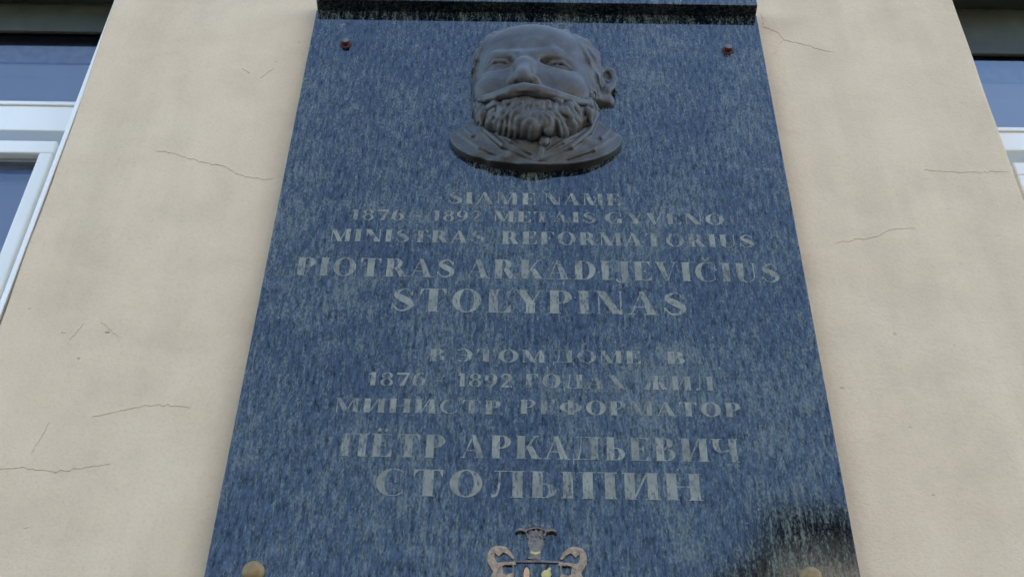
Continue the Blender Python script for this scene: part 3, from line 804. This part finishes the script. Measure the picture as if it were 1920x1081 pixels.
# -- moustache
ms = Sdf((-0.15, 0.03, 3.74), (0.15, 0.19, 3.86), g)
L_ = [(-.026, .128, 3.776), (-.052, .125, 3.772), (-.078, .110, 3.778), (-.102, .090, 3.793), (-.116, .074, 3.808), (-.126, .066, 3.828)]
R2_ = [(-.026, .128, 3.776), (.004, .127, 3.772), (.040, .114, 3.776), (.078, .092, 3.788), (.102, .074, 3.802), (.116, .064, 3.822)]
ms.oz = .022
ms.chain(L_, [.010, .0125, .0095, .0065, .0045, .002], .004)
ms.chain(R2_, [.010, .0125, .011, .008, .005, .003], .004)
for P_, off in ((L_, -1), (R2_, 1)):
    for k in range(9):
        dz = -.009 + .0022 * k
        q = [(p[0], p[1] + .0115 * math.cos((k - 4) / 5 * 1.3) * (1 - i / (len(P_))) + .002, p[2] + dz * (1.1 - i / len(P_)) + .0015 * math.sin(i * 2 + k)) for i, p in enumerate(P_)]
        ms.chain(q, [.0028 + .0006 * (k % 2)] * (len(q) - 1) + [.0015], .0015)
ms.mesh('moustache', M['bronze'], bust, BO)

# -- beard, made of curling locks
bd = Sdf((-0.15, 0.0, 3.64), (0.16, 0.18, 3.90), g)
bd.oz = .027
bd.ell((-.006, .056, 3.758), (.092, .052, .046), .01)
bd.ell((-.090, .040, 3.815), (.036, .042, .045), .02)
bd.ell((.084, .038, 3.815), (.038, .042, .048), .02)
bd.ell((-.036, .082, 3.744), (.030, .028, .026), .010)
bd.ell((.020, .082, 3.742), (.032, .026, .026), .010)
bd.ell((-.008, .078, 3.726), (.046, .028, .030), .012)
bd.ell((-.066, .064, 3.752), (.024, .026, .028), .010)
bd.ell((.060, .060, 3.750), (.024, .026, .028), .010)
bx_, by_, bz_ = bd.X[..., 0] + .010, bd.X[..., 1], bd.X[..., 2] - 3.825
th_ = np.arctan2(bz_, bx_); ra_ = np.hypot(bx_, bz_)
w1 = np.abs(np.sin(th_ * 7.5 + 1.3 * np.sin(ra_ * 95 + th_ * 3.0) + by_ * 22))
w2 = np.abs(np.sin(th_ * 17 + 1.9 * np.sin(ra_ * 120 - th_ * 5.0) - by_ * 30))
w3 = np.sin(ra_ * 110 + 2.0 * np.sin(th_ * 6.0) + by_ * 40)
bd.d -= (.0055 * w1 + .0032 * w2 + .0020 * w3 - .003).astype(np.float32)
rr = np.random.RandomState(5)
for ring_i, (zr, n_, r0) in enumerate([(0.62, 11, .0058), (0.98, 22, .0060)]):
    for k in range(n_):
        th = math.radians(-192 + 204 * (k + .5 * (ring_i % 2) + rr.uniform(-.2, .2)) / n_)
        def sp(u, tw=0.0):
            x = -.006 + math.cos(th + tw) * .090 * u
            z = 3.770 + math.sin(th + tw) * .052 * u
            y = .058 + .052 * math.sqrt(max(0.0, 1 - min(1, (u * .93) ** 2)))
            return (x, y, z)
        tw = rr.uniform(-.35, .35)
        pts = [sp(max(0.05, zr - .30)), sp(zr - .12, tw * .3), sp(zr + .02, tw * .9), sp(zr + .10, tw * 1.8)]
        pts = [(p[0], p[1] + (.002, .011, .009, -.002)[i], p[2]) for i, p in enumerate(pts)]
        q0 = r0 * rr.uniform(.75, 1.15); bd.chain(pts, [q0 * .5, q0, q0 * .9, q0 * .35], .0035)
for s, cx in ((-1, -.094), (1, .090)):
    for k in range(8):
        z0 = 3.850 - .009 * k
        x0 = cx + s * rr.uniform(-.014, .016)
        bd.chain([(x0, .070 + rr.uniform(-.012, .012), z0), (x0 + s * .008, .066, z0 - .016), (x0 + s * rr.uniform(-.006, .014), .052, z0 - .034)], [.004, .0085, .003], .003)
bd.mesh('beard', M['bronze'], bust, BO)

# -- cut bust with coat
ct = Sdf((-0.20, -0.012, 3.65), (0.20, 0.11, 3.90), g)
X_, Y_, Z_ = ct.X[..., 0], ct.X[..., 1], ct.X[..., 2]
e2 = (np.sqrt((X_ / .176) ** 2 + ((Z_ - 3.800) / .100) ** 2) - 1) * .100
sh = (Z_ - (3.800 + .85 * (.176 - np.abs(X_)))) * .75
d2 = np.maximum(e2, sh)
def coat_t(x, z):
    return .010 + .012 * np.exp(-(x / .10) ** 2) + .42 * np.clip(z - 3.705, 0, .085) * np.exp(-(x / .105) ** 2)
ct.d = np.maximum(d2, (Y_ - coat_t(X_, Z_)) * .9).astype(np.float32)
ct.d = (ct.d - .0016 * np.sin(X_ * 70 + 3 * np.sin(Z_ * 60)) * np.clip((.15 - np.abs(X_)) / .05, 0, 1)).astype(np.float32)
def on_coat(pts, rs, up=.001, k=.002):
    q = [(x, float(coat_t(x, z)) + up, z) for x, z in pts]
    ct.chain(q, rs, k)
for sg, cx in ((-1, 0.0), (1, .004)):
    on_coat([(cx + sg * .120, 3.856), (cx + sg * .104, 3.795), (cx + sg * .066, 3.744), (cx + sg * .003, 3.708)], [.008, .007, .006, .003])
    on_coat([(cx + sg * .098, 3.800), (cx + sg * .050, 3.752), (cx + sg * .010, 3.722)], [.005, .0045, .002])
    on_coat([(cx + sg * .158, 3.800), (cx + sg * .112, 3.748), (cx + sg * .060, 3.716)], [.002, .0045, .002])
    on_coat([(cx + sg * .150, 3.822), (cx + sg * .128, 3.784)], [.002, .004])
ct.ell((.016, float(coat_t(.016, 3.752)), 3.752), (.013, .010, .020), .003)
on_coat([(.013, 3.735), (.008, 3.712)], [.006, .003])
ct.mesh('coat_collar', M['bronze'], bust, BO, 1.0)

# ------------------------------------------------------------------ street front opposite (seen only as a reflection in the granite)
def house(label, x0, x1, h, roof_pts, mat, floors, nwin, ydepth=-14.0):
    t = empty('townhouse', ((x0 + x1) / 2, ydepth - 4, 0), label=label, cat='house')
    MB().box(x0, x1, ydepth - 8, ydepth, 0, h).make('wall', mat, t)
    v = [(x, y, z) for y in (ydepth + 0.3, ydepth - 8.3) for x, z in roof_pts]
    n = len(roof_pts)
    fs = [tuple(range(n)), tuple(range(2 * n - 1, n - 1, -1))] + [(i, i + n, (i + 1) % n + n, (i + 1) % n) for i in range(n)]
    build('roof', v, fs, M['roof'], t)
    for fl in range(floors):
        for k in range(nwin):
            cx = x0 + (k + .5) * (x1 - x0) / nwin; z = 1.0 + fl * (h - 0.6) / floors
            wf = MB().box(cx - .55, cx + .55, ydepth + .001, ydepth + .05, z, z + 1.7).make('window', M['pvc'], t)
            MB().box(cx - .46, cx - .03, ydepth + .051, ydepth + .056, z + .08, z + 1.62).make('pane', M['field'], wf)
            MB().box(cx + .03, cx + .46, ydepth + .051, ydepth + .056, z + .08, z + 1.62).make('pane', M['field'], wf)
    return t
house('ochre townhouse with dark green roof mirrored in the lower right of the plaque', 3.40, 11.0, 12.50,
      [(3.32, 12.501), (3.32, 12.76), (11.3, 12.76), (11.3, 12.501)], M['house'], 4, 5)
house('pale low townhouse across the street beside the ochre one', -9.0, 2.3, 8.2, [(-9.3, 8.21), (-9.3, 8.5), (-8.0, 9.8), (1.2, 9.8), (2.34, 8.5), (2.34, 8.21)], M['house2'], 3, 7)

ht = bpy.data.objects['townhouse']
build('side_wing', [(x, y, z) for y in (-14.2, -21.5) for x, z in ((2.36, 0), (3.395, 0), (3.395, 12.25), (2.36, 11.35))],
      [(0, 3, 2, 1), (4, 5, 6, 7), (0, 1, 5, 4), (1, 2, 6, 5), (2, 3, 7, 6), (3, 0, 4, 7)], M['house'], ht)
build('wing_roof', [(x, y, z) for y in (-13.9, -21.8) for x, z in ((2.2, 11.215), (3.395, 12.255), (3.395, 12.40), (2.2, 11.36))],
      [(0, 3, 2, 1), (4, 5, 6, 7), (0, 1, 5, 4), (1, 2, 6, 5), (2, 3, 7, 6), (3, 0, 4, 7)], M['roof'], ht)
